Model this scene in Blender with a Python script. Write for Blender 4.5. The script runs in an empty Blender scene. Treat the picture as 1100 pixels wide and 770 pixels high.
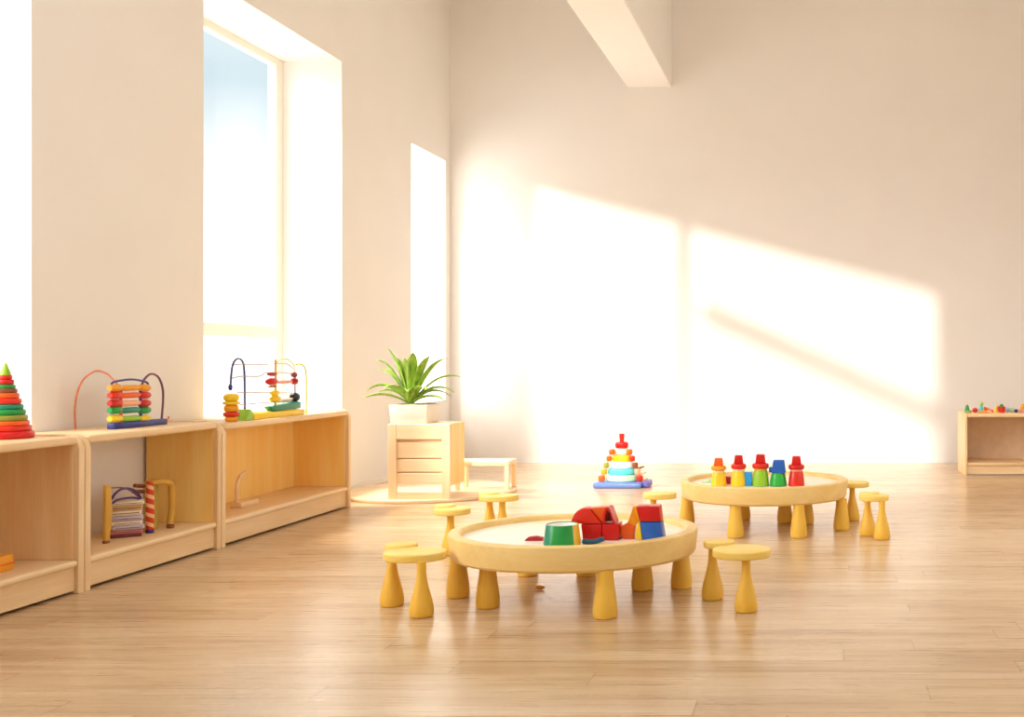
import bpy, bmesh, math, random
from mathutils import Vector, Matrix
C = bpy.context.scene.collection
PI = math.pi
rnd = random.Random(5)
# ---------------------------------------------------------------- view geometry (1100x770 frame)
F, PX0, PY0, EYE = 1100.0, 880.0, 385.0, 1.15
def at_x(px, py, X):            # point on the vertical plane x = X
    Y = X * F / (px - PX0)
    return Vector((X, Y, EYE - (py - PY0) * Y / F))
def at_y(px, py, Y):
    return Vector(((px - PX0) * Y / F, Y, EYE - (py - PY0) * Y / F))
# ---------------------------------------------------------------- materials
def lin(v):
    v /= 255.0
    return v / 12.92 if v <= 0.04045 else ((v + 0.055) / 1.055) ** 2.4
def rgb(r, g, b): return (lin(r), lin(g), lin(b), 1.0)
MATS = {}
def new_mat(name):
    m = bpy.data.materials.new(name); m.use_nodes = True
    nt = m.node_tree; b = nt.nodes['Principled BSDF']
    return m, nt, b
def plain(name, col, rough=0.4, vary=0.06, coat=0.0, bump=0.0, scale=12):
    if name in MATS: return MATS[name]
    m, nt, b = new_mat(name)
    tc = nt.nodes.new('ShaderNodeTexCoord'); n = nt.nodes.new('ShaderNodeTexNoise')
    n.inputs['Scale'].default_value = scale; n.inputs['Detail'].default_value = 3
    nt.links.new(tc.outputs['Object'], n.inputs['Vector'])
    r = nt.nodes.new('ShaderNodeValToRGB')
    r.color_ramp.elements[0].position = 0.3; r.color_ramp.elements[1].position = 0.7
    r.color_ramp.elements[0].color = tuple(c * (1 - vary) for c in col[:3]) + (1,)
    r.color_ramp.elements[1].color = tuple(min(1, c * (1 + vary)) for c in col[:3]) + (1,)
    nt.links.new(n.outputs['Fac'], r.inputs['Fac']); nt.links.new(r.outputs['Color'], b.inputs['Base Color'])
    b.inputs['Roughness'].default_value = rough; b.inputs['Coat Weight'].default_value = coat
    if bump:
        bp = nt.nodes.new('ShaderNodeBump'); bp.inputs['Strength'].default_value = bump; bp.inputs['Distance'].default_value = 0.002
        nt.links.new(n.outputs['Fac'], bp.inputs['Height']); nt.links.new(bp.outputs['Normal'], b.inputs['Normal'])
    MATS[name] = m
    return m
def wood(name, light, dark, axis='z', rough=0.42, scale=1.0):
    if name in MATS: return MATS[name]
    m, nt, b = new_mat(name); L = nt.links.new
    tc = nt.nodes.new('ShaderNodeTexCoord')
    def noise(sc, along, across, det):
        mp = nt.nodes.new('ShaderNodeMapping')
        s = [across] * 3; s['xyz'.index(axis)] = along
        mp.inputs['Scale'].default_value = s
        L(tc.outputs['Object'], mp.inputs['Vector'])
        n = nt.nodes.new('ShaderNodeTexNoise'); n.inputs['Scale'].default_value = sc * scale; n.inputs['Detail'].default_value = det
        L(mp.outputs['Vector'], n.inputs['Vector']); return n
    a = noise(1.0, 0.7, 9.0, 4); f = noise(1.0, 4.0, 90.0, 3)
    mix = nt.nodes.new('ShaderNodeMath'); mix.operation = 'MULTIPLY_ADD'
    L(f.outputs['Fac'], mix.inputs[0]); mix.inputs[1].default_value = 0.35; L(a.outputs['Fac'], mix.inputs[2])
    r = nt.nodes.new('ShaderNodeValToRGB')
    r.color_ramp.elements[0].position = 0.45; r.color_ramp.elements[1].position = 0.88
    r.color_ramp.elements[0].color = light; r.color_ramp.elements[1].color = dark
    L(mix.outputs[0], r.inputs['Fac']); L(r.outputs['Color'], b.inputs['Base Color'])
    b.inputs['Roughness'].default_value = rough
    MATS[name] = m
    return m
birch = {a: wood('birch_' + a, rgb(246, 218, 174), rgb(230, 190, 136), a) for a in 'xyz'}
oak = {a: wood('oak_' + a, rgb(255, 224, 142), rgb(250, 200, 108), a) for a in 'xyz'}
pale = {a: wood('pale_' + a, rgb(252, 228, 190), rgb(244, 210, 164), a) for a in 'xyz'}
tablewood = wood('tablewood', rgb(244, 214, 144), rgb(232, 194, 118), 'x')
tabletray = wood('tabletray', rgb(255, 246, 228), rgb(250, 236, 210), 'x', 0.35)
legwood = wood('legwood', rgb(244, 200, 80), rgb(234, 180, 58), 'z', 0.45)
seatwood = wood('seatwood', rgb(250, 222, 130), rgb(240, 200, 90), 'x', 0.42)
white_paint = plain('white_paint', (0.86, 0.84, 0.80, 1), 0.5, 0.01)
COL = dict(red=rgb(206, 14, 12), crimson=rgb(176, 16, 34), orange=rgb(236, 96, 20), amber=rgb(240, 160, 22),
           yellow=rgb(248, 208, 30), lime=rgb(150, 200, 40), green=rgb(24, 150, 62), teal=rgb(20, 140, 110),
           deepteal=rgb(16, 92, 118), blue=rgb(30, 92, 184), skyblue=rgb(40, 160, 240), navy=rgb(44, 52, 130),
           brown=rgb(140, 74, 34), black=rgb(30, 28, 34), purple=rgb(70, 34, 116), pink=rgb(240, 150, 140),
           cream=rgb(246, 232, 205), white=rgb(245, 243, 238), copper=rgb(226, 128, 88), plum=rgb(140, 60, 66),
           olive=rgb(150, 150, 50), peach=rgb(246, 180, 140), mint=rgb(196, 236, 190), aqua=rgb(90, 214, 222),
           paleblue=rgb(168, 200, 232), tray=rgb(100, 128, 200), tan=rgb(214, 176, 128), lilac=rgb(206, 190, 204),
           rose=rgb(196, 128, 128), scarlet=rgb(222, 40, 20), dollgreen=rgb(40, 176, 58))
def paint(k, rough=0.32): return plain('paint_' + k, COL[k], rough, 0.03)
# ---------------------------------------------------------------- mesh helpers
def box(bm, x0, x1, y0, y1, z0, z1, bev=0.0, seg=2, mi=0):
    r = bmesh.ops.create_cube(bm, size=1.0)
    vs = r['verts']
    for v in vs:
        v.co = Vector((x0 + (v.co.x + .5) * (x1 - x0), y0 + (v.co.y + .5) * (y1 - y0), z0 + (v.co.z + .5) * (z1 - z0)))
    fs = set(f for v in vs for f in v.link_faces)
    for f in fs: f.material_index = mi
    if bev > 0:
        es = list(set(e for v in vs for e in v.link_edges))
        bmesh.ops.bevel(bm, geom=es, offset=bev, segments=seg, profile=0.5, affect='EDGES', clamp_overlap=True)
    return vs
def frustum(bm, cx, cy, z0, z1, wx0, wy0, wx1, wy1, bev=0.0, skew=0.0):
    vs = box(bm, -.5, .5, -.5, .5, 0, 1)
    for v in vs:
        t = v.co.z
        wx = wx0 + (wx1 - wx0) * t; wy = wy0 + (wy1 - wy0) * t
        v.co = Vector((cx + v.co.x * wx + skew * t, cy + v.co.y * wy, z0 + (z1 - z0) * t))
    if bev:
        es = list(set(e for v in vs for e in v.link_edges))
        bmesh.ops.bevel(bm, geom=es, offset=bev, segments=3, profile=0.5, affect='EDGES', clamp_overlap=True)
def lathe(bm, prof, seg=40, c=(0, 0, 0), sx=1.0, sy=1.0, close=False, axis='z', mi=None):
    rings = []
    for (r, z) in prof:
        ring = []
        if r < 1e-6:
            ring = [(0.0, 0.0, z)]
        else:
            for k in range(seg):
                a = 2 * PI * k / seg
                ring.append((r * math.cos(a) * sx, r * math.sin(a) * sy, z))
        vs = []
        for p in ring:
            if axis == 'x': p = (p[2], p[0], p[1])
            elif axis == 'y': p = (p[0], p[2], p[1])
            vs.append(bm.verts.new((p[0] + c[0], p[1] + c[1], p[2] + c[2])))
        rings.append(vs)
    pairs = list(zip(rings[:-1], rings[1:]))
    if close: pairs.append((rings[-1], rings[0]))
    for a, b in pairs:
        n = max(len(a), len(b))
        for k in range(n):
            k2 = (k + 1) % n
            if len(a) == 1: f = bm.faces.new((a[0], b[k], b[k2]))
            elif len(b) == 1: f = bm.faces.new((a[k], b[0], a[k2]))
            else: f = bm.faces.new((a[k], b[k], b[k2], a[k2]))
            if mi: f.material_index = mi((k + .5) / n)
def rprof(r, z0, z1, e):    # solid disc profile with rounded edges
    p = [(0, z0)]
    for k in range(5):
        a = -PI / 2 + PI / 2 * k / 4; p.append((r - e + e * math.cos(a), z0 + e + e * math.sin(a)))
    for k in range(5):
        a = PI / 2 * k / 4; p.append((r - e + e * math.cos(a), z1 - e + e * math.sin(a)))
    p.append((0, z1)); return p
def ball(bm, c, r, sx=1, sy=1, sz=1, seg=20):
    lathe(bm, [(r * math.sin(PI * k / 12), -r * sz * math.cos(PI * k / 12)) if 0 < k < 12 else (0, -r * sz * math.cos(PI * k / 12)) for k in range(13)], seg, c, sx, sy)
def tube(bm, pts, r, seg=10, smooth=True, r2=None):
    pts = [Vector(p) for p in pts]
    if smooth and len(pts) > 2:      # Catmull-Rom
        q = []
        ext = [pts[0] * 2 - pts[1]] + pts + [pts[-1] * 2 - pts[-2]]
        for i in range(1, len(ext) - 2):
            for k in range(6):
                t = k / 6.0; p0, p1, p2, p3 = ext[i - 1:i + 3]
                q.append(0.5 * ((2 * p1) + (p2 - p0) * t + (2 * p0 - 5 * p1 + 4 * p2 - p3) * t * t + (3 * p1 - p0 - 3 * p2 + p3) * t ** 3))
        q.append(pts[-1]); pts = q
    n = len(pts); rings = []; up = None
    for i, p in enumerate(pts):
        d = (pts[min(i + 1, n - 1)] - pts[max(i - 1, 0)]).normalized()
        if up is None:
            up = d.orthogonal().normalized()
        up = (up - d * up.dot(d)).normalized(); s = d.cross(up)
        rr = r if r2 is None else r + (r2 - r) * i / (n - 1)
        rings.append([bm.verts.new(p + (up * math.cos(2 * PI * k / seg) + s * math.sin(2 * PI * k / seg)) * rr) for k in range(seg)])
    for a, b in zip(rings[:-1], rings[1:]):
        for k in range(seg): bm.faces.new((a[k], a[(k + 1) % seg], b[(k + 1) % seg], b[k]))
    bm.faces.new(rings[0][::-1]); bm.faces.new(rings[-1])
def prism(bm, poly, o, u, v, w, bev=0.0):   # polygon (a,b) -> o + a*u + b*v, extruded along w
    o, u, v, w = Vector(o), Vector(u), Vector(v), Vector(w)
    A = [bm.verts.new(o + u * a + v * b) for a, b in poly]; B = [bm.verts.new(o + u * a + v * b + w) for a, b in poly]
    n = len(poly); fs = [bm.faces.new(A), bm.faces.new(B[::-1])]
    for k in range(n): fs.append(bm.faces.new((A[k], B[k], B[(k + 1) % n], A[(k + 1) % n])))
    if bev:
        es = list(set(fs[0].edges) | set(fs[1].edges))
        bmesh.ops.bevel(bm, geom=es, offset=bev, segments=2, profile=0.5, affect='EDGES', clamp_overlap=True)
def obj(name, bm, mat, parent=None, smooth=35):
    bmesh.ops.recalc_face_normals(bm, faces=bm.faces)
    me = bpy.data.meshes.new(name); bm.to_mesh(me); bm.free()
    for m in (mat if isinstance(mat, (list, tuple)) else [mat]): me.materials.append(m)
    if smooth:
        me.polygons.foreach_set('use_smooth', [True] * len(me.polygons))
        try: me.set_sharp_from_angle(angle=math.radians(smooth))
        except Exception: pass
    o = bpy.data.objects.new(name, me); C.objects.link(o)
    if parent: o.parent = parent
    return o
def B(): return bmesh.new()
def tag(o, label, cat, group=None):
    o['label'] = label; o['category'] = cat
    if group: o['group'] = group
    return o
def thing(name, label, cat, loc=(0, 0, 0), group=None, rz=0.0):
    o = bpy.data.objects.new(name, None); C.objects.link(o); o.empty_display_size = 0.05
    o.location = loc; o.rotation_euler = (0, 0, rz)
    return tag(o, label, cat, group)
def single(name, bm, mat, label, cat, loc, group=None, rz=0.0):
    o = obj(name, bm, mat); o.location = loc; o.rotation_euler = (0, 0, rz)
    return tag(o, label, cat, group)
def struct(name, bm, mat, parent=None, smooth=0):
    o = obj(name, bm, mat, parent, smooth)
    if parent is None: o['kind'] = 'structure'
    return o
# ================================================================ the room
XL, YB, ZC, XR, YF, TH = -4.07, 11.3, 5.6, 5.5, -5.0, 0.55
wall_m = plain('wall_plaster', rgb(241, 237, 231), 0.75, 0.012, 0, 0.15, 2.0)
back_m = plain('back_plaster', rgb(240, 236, 232), 0.8, 0.012, 0, 0.1, 2.0)
ceil_m = plain('ceiling_plaster', rgb(243, 240, 235), 0.8, 0.01)
# floor
fm, nt, bs = new_mat('plank_floor'); L = nt.links.new
def math_n(op, a, b=None, c=None):
    n = nt.nodes.new('ShaderNodeMath'); n.operation = op
    for i, v in enumerate((a, b, c)):
        if v is None: continue
        if isinstance(v, (int, float)): n.inputs[i].default_value = v
        else: L(v, n.inputs[i])
    return n.outputs[0]
tc = nt.nodes.new('ShaderNodeTexCoord'); sp = nt.nodes.new('ShaderNodeSeparateXYZ'); L(tc.outputs['Object'], sp.inputs[0])
row = math_n('FLOOR', math_n('DIVIDE', sp.outputs['Y'], 0.15))
wn = nt.nodes.new('ShaderNodeTexWhiteNoise'); wn.noise_dimensions = '1D'; L(row, wn.inputs['W'])
xx = math_n('DIVIDE', math_n('MULTIPLY_ADD', wn.outputs['Value'], 7.0, sp.outputs['X']), 2.1)
colm = math_n('FLOOR', xx)
cb = nt.nodes.new('ShaderNodeCombineXYZ'); L(row, cb.inputs[0]); L(colm, cb.inputs[1])
w2 = nt.nodes.new('ShaderNodeTexWhiteNoise'); w2.noise_dimensions = '3D'; L(cb.outputs[0], w2.inputs['Vector'])
def fnoise(sx, sy, det, seedmul):
    mp = nt.nodes.new('ShaderNodeCombineXYZ')
    L(math_n('MULTIPLY_ADD', sp.outputs['X'], sx, math_n('MULTIPLY', w2.outputs['Value'], seedmul)), mp.inputs[0])
    L(math_n('MULTIPLY', sp.outputs['Y'], sy), mp.inputs[1])
    n = nt.nodes.new('ShaderNodeTexNoise'); n.inputs['Scale'].default_value = 1.0; n.inputs['Detail'].default_value = det
    L(mp.outputs[0], n.inputs['Vector']); return n.outputs['Fac']
g1 = fnoise(0.9, 16.0, 4, 30.0); g2 = fnoise(3.0, 75.0, 3, 50.0); g3 = fnoise(0.5, 1.2, 2, 0.0)
val = math_n('ADD', math_n('MULTIPLY', g1, 0.62), math_n('MULTIPLY', g2, 0.28))
val = math_n('ADD', val, math_n('MULTIPLY', math_n('SUBTRACT', w2.outputs['Value'], 0.5), 0.16))
val = math_n('ADD', val, math_n('MULTIPLY', math_n('SUBTRACT', g3, 0.5), 0.25))
rp = nt.nodes.new('ShaderNodeValToRGB')
rp.color_ramp.elements[0].position = 0.24; rp.color_ramp.elements[0].color = rgb(174, 139, 99)
rp.color_ramp.elements[1].position = 0.66; rp.color_ramp.elements[1].color = rgb(220, 195, 160)
e = rp.color_ramp.elements.new(0.42); e.color = rgb(202, 170, 130)
L(val, rp.inputs['Fac'])
fx = math_n('FRACT', xx); fy = math_n('FRACT', math_n('DIVIDE', sp.outputs['Y'], 0.15))
seam = math_n('MAXIMUM', math_n('MULTIPLY', math_n('LESS_THAN', fx, 0.003), 0.40), math_n('MULTIPLY', math_n('LESS_THAN', fy, 0.012), 0.07))
mx = nt.nodes.new('ShaderNodeMixRGB'); mx.blend_type = 'MULTIPLY'; L(seam, mx.inputs['Fac']); L(rp.outputs['Color'], mx.inputs['Color1'])
mx.inputs['Color2'].default_value = (0.45, 0.3, 0.18, 1); L(mx.outputs['Color'], bs.inputs['Base Color'])
L(math_n('MULTIPLY_ADD', g2, 0.14, 0.22), bs.inputs['Roughness'])
bs.inputs['Coat Weight'].default_value = 0.3; bs.inputs['Coat Roughness'].default_value = 0.24
bs.inputs['Coat Weight'].default_value = 0.3; bs.inputs['Coat Roughness'].default_value = 0.24
bm = B(); box(bm, XL - TH, XR + .2, YF - .2, YB + .2, -0.12, 0.0)
struct('floor', bm, fm)
reveal_m = plain('lit_reveal_plaster', (0.93, 0.92, 0.90, 1), 0.6, 0.005)  # lighter than the walls: window light put into the reveal colour
# left wall with three deep window openings
WINS = [(2.6, 5.29, 0.70, 3.68), (6.77, 8.73, 0.70, 3.68), (10.22, 11.15, 0.70, 3.30)]
bm = B(); y = YF
for (a, b_, z0, z1) in WINS:
    box(bm, XL - TH, XL, y, a, 0, ZC); box(bm, XL - TH, XL, a, b_, 0, z0); box(bm, XL - TH, XL, a, b_, z1, ZC); y = b_
box(bm, XL - TH, XL, y, YB + .2, 0, ZC)
bm.normal_update()
for f in bm.faces:
    c_ = f.calc_center_median()
    if abs(f.normal.x) < .5 and XL - TH < c_.x < XL - .01 and 0.1 < c_.z < ZC - .1: f.material_index = 1
struct('wall_left', bm, [wall_m, reveal_m])
bm = B(); box(bm, XL, XR + .2, YB, YB + .2, 0, ZC); struct('wall_back', bm, back_m)
bm = B(); box(bm, XL, XR + .2, YF - .2, YF, 0, ZC); struct('wall_front', bm, wall_m)
# right wall (out of the frame) with two tall openings
bm = B()
ys = [YF, -3.6, -1.0, 4.2, 6.2, YB]
for a, b_ in ((0, 1), (2, 3), (4, 5)): box(bm, XR, XR + .2, ys[a], ys[b_], 0, ZC)
for a, b_ in ((1, 2), (3, 4)):
    box(bm, XR, XR + .2, ys[a], ys[b_], 0, 0.5); box(bm, XR, XR + .2, ys[a], ys[b_], 4.2, ZC)
struct('wall_right', bm, wall_m)
glass, nt, b0 = new_mat('window_glass'); L = nt.links.new
tr = nt.nodes.new('ShaderNodeBsdfTransparent'); gl = nt.nodes.new('ShaderNodeBsdfGlossy'); gl.inputs['Roughness'].default_value = 0.02
mxs = nt.nodes.new('ShaderNodeMixShader'); mxs.inputs[0].default_value = 0.04
L(tr.outputs[0], mxs.inputs[1]); L(gl.outputs[0], mxs.inputs[2]); L(mxs.outputs[0], nt.nodes['Material Output'].inputs['Surface'])
frame_m = plain('frame_paint', rgb(246, 238, 224), 0.5, 0.01)
for i, (a, b_, z0, z1) in enumerate(WINS):
    x0, x1 = XL - TH - 0.02, XL - TH + 0.05
    root = bpy.data.objects.new('window_%d' % (i + 1), None); C.objects.link(root); root['kind'] = 'structure'
    root.location = (x0, (a + b_) / 2, z0)
    def put(n, m_, *bx):
        bm = B(); o = root.location
        for (p0, p1, q0, q1, r0, r1) in bx: box(bm, p0 - o.x, p1 - o.x, q0 - o.y, q1 - o.y, r0 - o.z, r1 - o.z, 0.004, 1)
        return obj(n, bm, m_, root)
    tz = 1.37
    put('window_frame', frame_m, (x0, x1, a, a + .07, z0, z1), (x0, x1, b_ - .11, b_, z0, z1), (x0, x1, a + .07, b_ - .11, z1 - .06, z1), (x0, x1, a + .07, b_ - .11, z0, z0 + .06))
    put('transom', frame_m, (x0, x1 + .02, a + .07, b_ - .11, tz - .05, tz + .05))
    put('pane', glass, (x0 + .03, x0 + .034, a + .07, b_ - .11, tz + .05, z1 - .06))
    put('pane', glass, (x0 + .03, x0 + .034, a + .07, b_ - .11, z0 + .06, tz - .05))
# ceiling; unseen hole and bars added to shape the sun patch
NS = 0.45
def ceil_pt(px, py):
    X = (px - PX0) * YB / F; z = EYE + (PY0 - py) * YB / F
    return X, YB - (ZC - z) / NS
sk = [ceil_pt(578, 203), ceil_pt(1004, 318)]
SX0, SY0 = sk[0]; SX1, SY1 = sk[1]; SYN = -4.0
bm = B()
def slab(poly, z0=ZC, z1=ZC + .06): prism(bm, poly, (0, 0, z0), (1, 0, 0), (0, 1, 0), (0, 0, z1 - z0))
slab([(XL - TH, YF - .2), (SX0, YF - .2), (SX0, YB + .2), (XL - TH, YB + .2)])
slab([(SX1, YF - .2), (XR + .2, YF - .2), (XR + .2, YB + .2), (SX1, YB + .2)])
slab([(SX0, SY0), (SX1, SY1), (SX1, YB + .2), (SX0, YB + .2)])
slab([(SX0, YF - .2), (SX1, YF - .2), (SX1, SYN), (SX0, SYN)])
struct('ceiling', bm, ceil_m)
bm = B()
ga, gb = ceil_pt(727, 240)[0], ceil_pt(754, 240)[0]
lerp = lambda X: SY0 + (SY1 - SY0) * (X - SX0) / (SX1 - SX0)
slab([(ga, SYN), (ga + .15, SYN), (ga + .15, lerp(ga + .15)), (ga, lerp(ga))])
t0, t1 = ceil_pt(754, 326), ceil_pt(1000, 440); u0, u1 = ceil_pt(754, 347), ceil_pt(1000, 461)
slab([t0, u0, (SX1, u1[1]), (SX1, t1[1])][::-1])
struct('sun_patch_bars_1', bm, frame_m)  # unseen bars added only to break up the sun patch
# beam running into the back wall
bl, br, bz = (674 - PX0) * YB / F, (722 - PX0) * YB / F, EYE + (PY0 - 94) * YB / F
bm = B(); box(bm, bl, br, 8.35, YB, bz, ZC, 0.012, 2); struct('beam', bm, ceil_m)
bm = B(); box(bm, XL, XL + .012, 7.95, YB, 0, .05); struct('baseboard_left', bm, frame_m)
# ================================================================ shelving
XF, XBK = -3.62, -4.055
def rounded_panel(bm, y0, y1, h, depth, r=0.07):
    poly = [(0, 0), (0, h - r)] + [(-r + r * math.cos(a), h - r + r * math.sin(a)) for a in [PI / 2 * k / 8 for k in range(1, 9)]] + [(-depth, h), (-depth, 0)]
    prism(bm, poly, (0, y0, 0), (1, 0, 0), (0, 0, 1), (0, y1 - y0, 0), 0.006)
def cabinet(y0, y1, h, label, back, inner, group='low open cabinets along the left wall'):
    t = thing('storage_cabinet', label, 'cabinet', (XF, (y0 + y1) / 2, 0), group)
    a, b_ = y0 - (y0 + y1) / 2, y1 - (y0 + y1) / 2; d = XF - XBK; th = .038
    for s in (0, 1):
        bm = B(); rounded_panel(bm, a if s == 0 else b_ - th, a + th if s == 0 else b_, h + .008, d)
        obj('side_panel', bm, birch['z'], t)
        bm = B(); yy = (a + th, a + th + .004) if s == 0 else (b_ - th - .004, b_ - th)
        box(bm, -d + .01, -.03, yy[0], yy[1], .165, h - .04); obj('inner_lining', bm, inner, t)
    bm = B(); box(bm, -d, -.004, a + th, b_ - th, h - .04, h, .012, 3); obj('top_board', bm, birch['y'], t)
    bm = B(); box(bm, -d, -.004, a + th, b_ - th, .132, .165, .012, 3); obj('shelf', bm, birch['y'], t)
    bm = B(); box(bm, -.05, -.022, a + th, b_ - th, .014, .134, .003, 1); obj('plinth', bm, birch['y'], t)
    if back:
        bm = B(); box(bm, -d, -d + .012, a + th, b_ - th, .16, h - .03); obj('back_panel', bm, inner, t)
    return t
cabinet(3.45, 5.047, .770, 'birch cabinet cut by the left frame edge, cone of rings on top', True, birch['z'])
cabinet(5.053, 6.202, .768, 'backless birch cabinet in the middle of the row, blue based abacus on top', False, oak['z'])
cabinet(6.210, 7.917, .752, 'birch cabinet under the tall window with empty wooden interior', True, oak['z'])
# right-hand shelf by the back wall
sx, sy, sw, sd, sh = 1.424, 10.04, 1.3, .5, .615
t = thing('display_shelf', 'small open wooden shelf against back wall at right edge', 'shelf', (sx, sy, 0))
for s in (0, 1):
    bm = B(); box(bm, 0 if s == 0 else sw - .03, .03 if s == 0 else sw, 0, sd, 0, sh, .008, 2); obj('side_panel', bm, birch['z'], t)
bm = B(); box(bm, .03, sw - .03, .004, sd, sh - .04, sh - .002, .006, 2); obj('top_board', bm, birch['x'], t)
bm = B(); box(bm, .03, sw - .03, .004, sd, .10, .125, .006, 2); obj('shelf_board', bm, birch['x'], t)
bm = B(); box(bm, .03, sw - .03, .02, .04, .012, .10, .003, 1); obj('plinth', bm, birch['x'], t)
bm = B(); box(bm, .03, sw - .03, sd - .015, sd, .12, sh - .03); obj('back_panel', bm, plain('beige_panel', rgb(226, 198, 164), .6), t)
# ================================================================ tables and stools
def leg_bm(r0, rb, rt, h, neck=0.75):
    bm = B()
    pr = [(0, 0), (r0 - .006, 0), (r0, .006)]
    for k in range(1, 13):
        s = k / 12
        r = rb * (1 - s) + rt * s if False else rt + (rb - rt) * (0.5 + 0.5 * math.cos(PI * min(1, s / neck)))
        if s < .12: r = r0 + (rb - r0) * s / .12
        pr.append((r, .006 + (h - .006) * s))
    pr.append((0, h)); lathe(bm, pr, 28); return bm
def table(label, cx, cy, rx, ry, legs):
    t = thing('low_play_table', label, 'table', (cx, cy, 0), 'round low play tables')
    zb, zs, zt, rw = .207, .300, .327, .058
    bm = B(); lathe(bm, [(0, zb + .012), (rx - .03, zb + .012), (rx - .03, zs), (0, zs)], 80, (0, 0, 0), 1, ry / rx); obj('tabletop', bm, tabletray, t)
    bm = B(); e = .009
    pr = [(rx - rw, zs - .01), (rx - rw, zt - .008), (rx - rw + .008, zt)]
    pr += [(rx - e + e * math.sin(a), zt - e + e * math.cos(a)) for a in [PI / 2 * k / 4 for k in range(5)]]
    pr += [(rx - .01, zb + .012), (rx - .022, zb), (rx - .075, zb), (rx - .075, zb + .013)]
    lathe(bm, pr, 80, (0, 0, 0), 1, ry / rx, True); obj('rim', bm, tablewood, t)
    for (lx, ly) in legs:
        bm = leg_bm(.053, .055, .036, zb + .004, 1.0)
        bmesh.ops.translate(bm, verts=bm.verts, vec=(lx - cx, ly - cy, 0)); obj('leg', bm, legwood, t)
    return t
def fl(px, py):
    Y = F * EYE / (py - PY0); return ((px - PX0) * Y / F, Y)
T1 = (-1.184, 4.97); T2 = (-.375, 7.02)
table('low round table nearest the camera with red, blue and green blocks in its tray', T1[0], T1[1], .592, .505,
      [fl(650, 663), fl(524, 652), fl(492, 641), fl(690, 633), fl(732, 631), fl(567, 618), fl(630, 618)])
table('low round table farther back with a row of hatted peg dolls on it', T2[0], T2[1], .572, .52,
      [fl(738, 562), fl(790, 577), fl(858, 577), fl(904, 569), fl(843, 561), fl(798, 558), fl(866, 562)])
def stool(label, legs, seat, lip=None, zt=.275):
    cx, cy = legs[0]
    t = thing('mushroom_stool', label, 'stool', (cx, cy, 0), 'small yellow mushroom stools')
    x, y, rx, ry = seat
    bm = B(); lathe(bm, rprof(rx, zt - .036, zt, .007), 48, (x - cx, y - cy, 0), 1, ry / rx); obj('seat', bm, seatwood, t)
    if lip:
        x, y, rx, ry = lip
        bm = B(); lathe(bm, rprof(rx, zt - .022, zt + .011, .007), 40, (x - cx, y - cy, 0), 1, ry / rx); obj('seat_lip', bm, seatwood, t)
    for k, (x, y) in enumerate(legs):
        bm = leg_bm(.051, .054, .020, zt - (.016 if k and lip else .03), .82); bmesh.ops.translate(bm, verts=bm.verts, vec=(x - cx, y - cy, 0)); obj('leg', bm, legwood, t)
    return t
stool('yellow two-legged stool left of the near table, closest to the cabinets', [(-1.775, 4.57), (-1.99, 4.77)], (-1.838, 4.66, .14, .112), (-1.955, 4.79, .074, .062))
stool('yellow two-legged stool standing right of the near table', [(-.333, 4.66), (-.51, 4.90)], (-.357, 4.72, .135, .115), (-.475, 4.865, .074, .066))
stool('yellow single-legged stool behind the left rim of the near table', [(-2.16, 6.0)], (-2.15, 6.0, .105, .09), (-2.215, 6.06, .062, .055))
stool('yellow two-legged stool in front of the small pale bench', [(-2.03, 6.56), (-2.13, 6.62)], (-2.055, 6.57, .125, .085), (-2.135, 6.62, .062, .05))
stool('yellow single-legged stool between the two tables, in front of ring pyramid', [(-1.085, 6.7)], (-1.04, 6.68, .108, .09))
stool('yellow two-legged stool right of the far table, farthest right of all stools', [(.40, 6.52), (.315, 6.66)], (.352, 6.58, .096, .085), (.325, 6.625, .062, .05))
stool('yellow stool mostly hidden behind the right end of the far table', [(.235, 7.28)], (.245, 7.28, .11, .1))
# ---------------------------------------------------------------- toys on the near table (tray surface z = 0.30)
ZT = .300
def on_tray(px, py):
    Y = (EYE - ZT) * F / (py - PY0); return Vector(((px - PX0) * Y / F, Y, ZT))
p = on_tray(604, 585)
t = thing('toy_cup', 'green tapered cup with yellow side at front left of the tray', 'cup', p)
bm = B()
lathe(bm, [(0, 0), (.080, 0), (.084, .006), (.073, .092), (.070, .096), (.067, .092), (.061, .074), (0, .072)], 48,
      mi=lambda a: 1 if (a > .895 or a < .06) else (2 if .50 < a < .67 else 0))
for f in bm.faces:
    if f.calc_center_median().z > .07 and f.calc_center_median().xy.length < .066: f.material_index = 3
obj('cup_body', bm, [paint('green'), plain('paint_gold', rgb(226, 176, 40), .32, .03), paint('teal'), paint('white')], t)
u = (1, 0, 0); v = (0, 0, 1)
def slabtoy(name, label, poly, o, depth, mat, cat='block', group='building blocks on the near table', bev=.004):
    bm = B(); prism(bm, poly, (0, 0, 0), u, v, (0, depth, 0), bev); return single(name, bm, mat, label, cat, o, group)
p = on_tray(636, 580.5); k = p.y / F
def P(px, py, ref=p): return ((px - PX0) * ref.y / F - ref.x, EYE - (py - PY0) * ref.y / F - ref.z)
lowz = P(636, 563)[1]
slabtoy('toy_block', 'lower left red block under the big red half-round, behind green cup', [P(626, 580.5), P(646, 580.5), P(646, 563.2), P(624, 563.2)], p, .10, paint('red'))
slabtoy('toy_block', 'lower right red block beside the orange one, under the hollow arch', [P(646.5, 580.5), P(664, 580.5), P(664.5, 563.2), P(646.5, 563.2)], p, .10, paint('red'))
arc = [P(613.5, 562.6)] + [P(613.5 + 14.5 * (1 - math.cos(a)), 562.6 - 16.6 * math.sin(a)) for a in [PI / 2 * k / 8 for k in range(1, 9)]] + [P(632, 546.4), P(646, 562.6)]
slabtoy('half_round_block', 'large glossy red quarter-round block on top of the red pile', arc, p, .085, paint('scarlet'), bev=.005)
ro = p + Vector((0, .02, 0))
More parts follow.
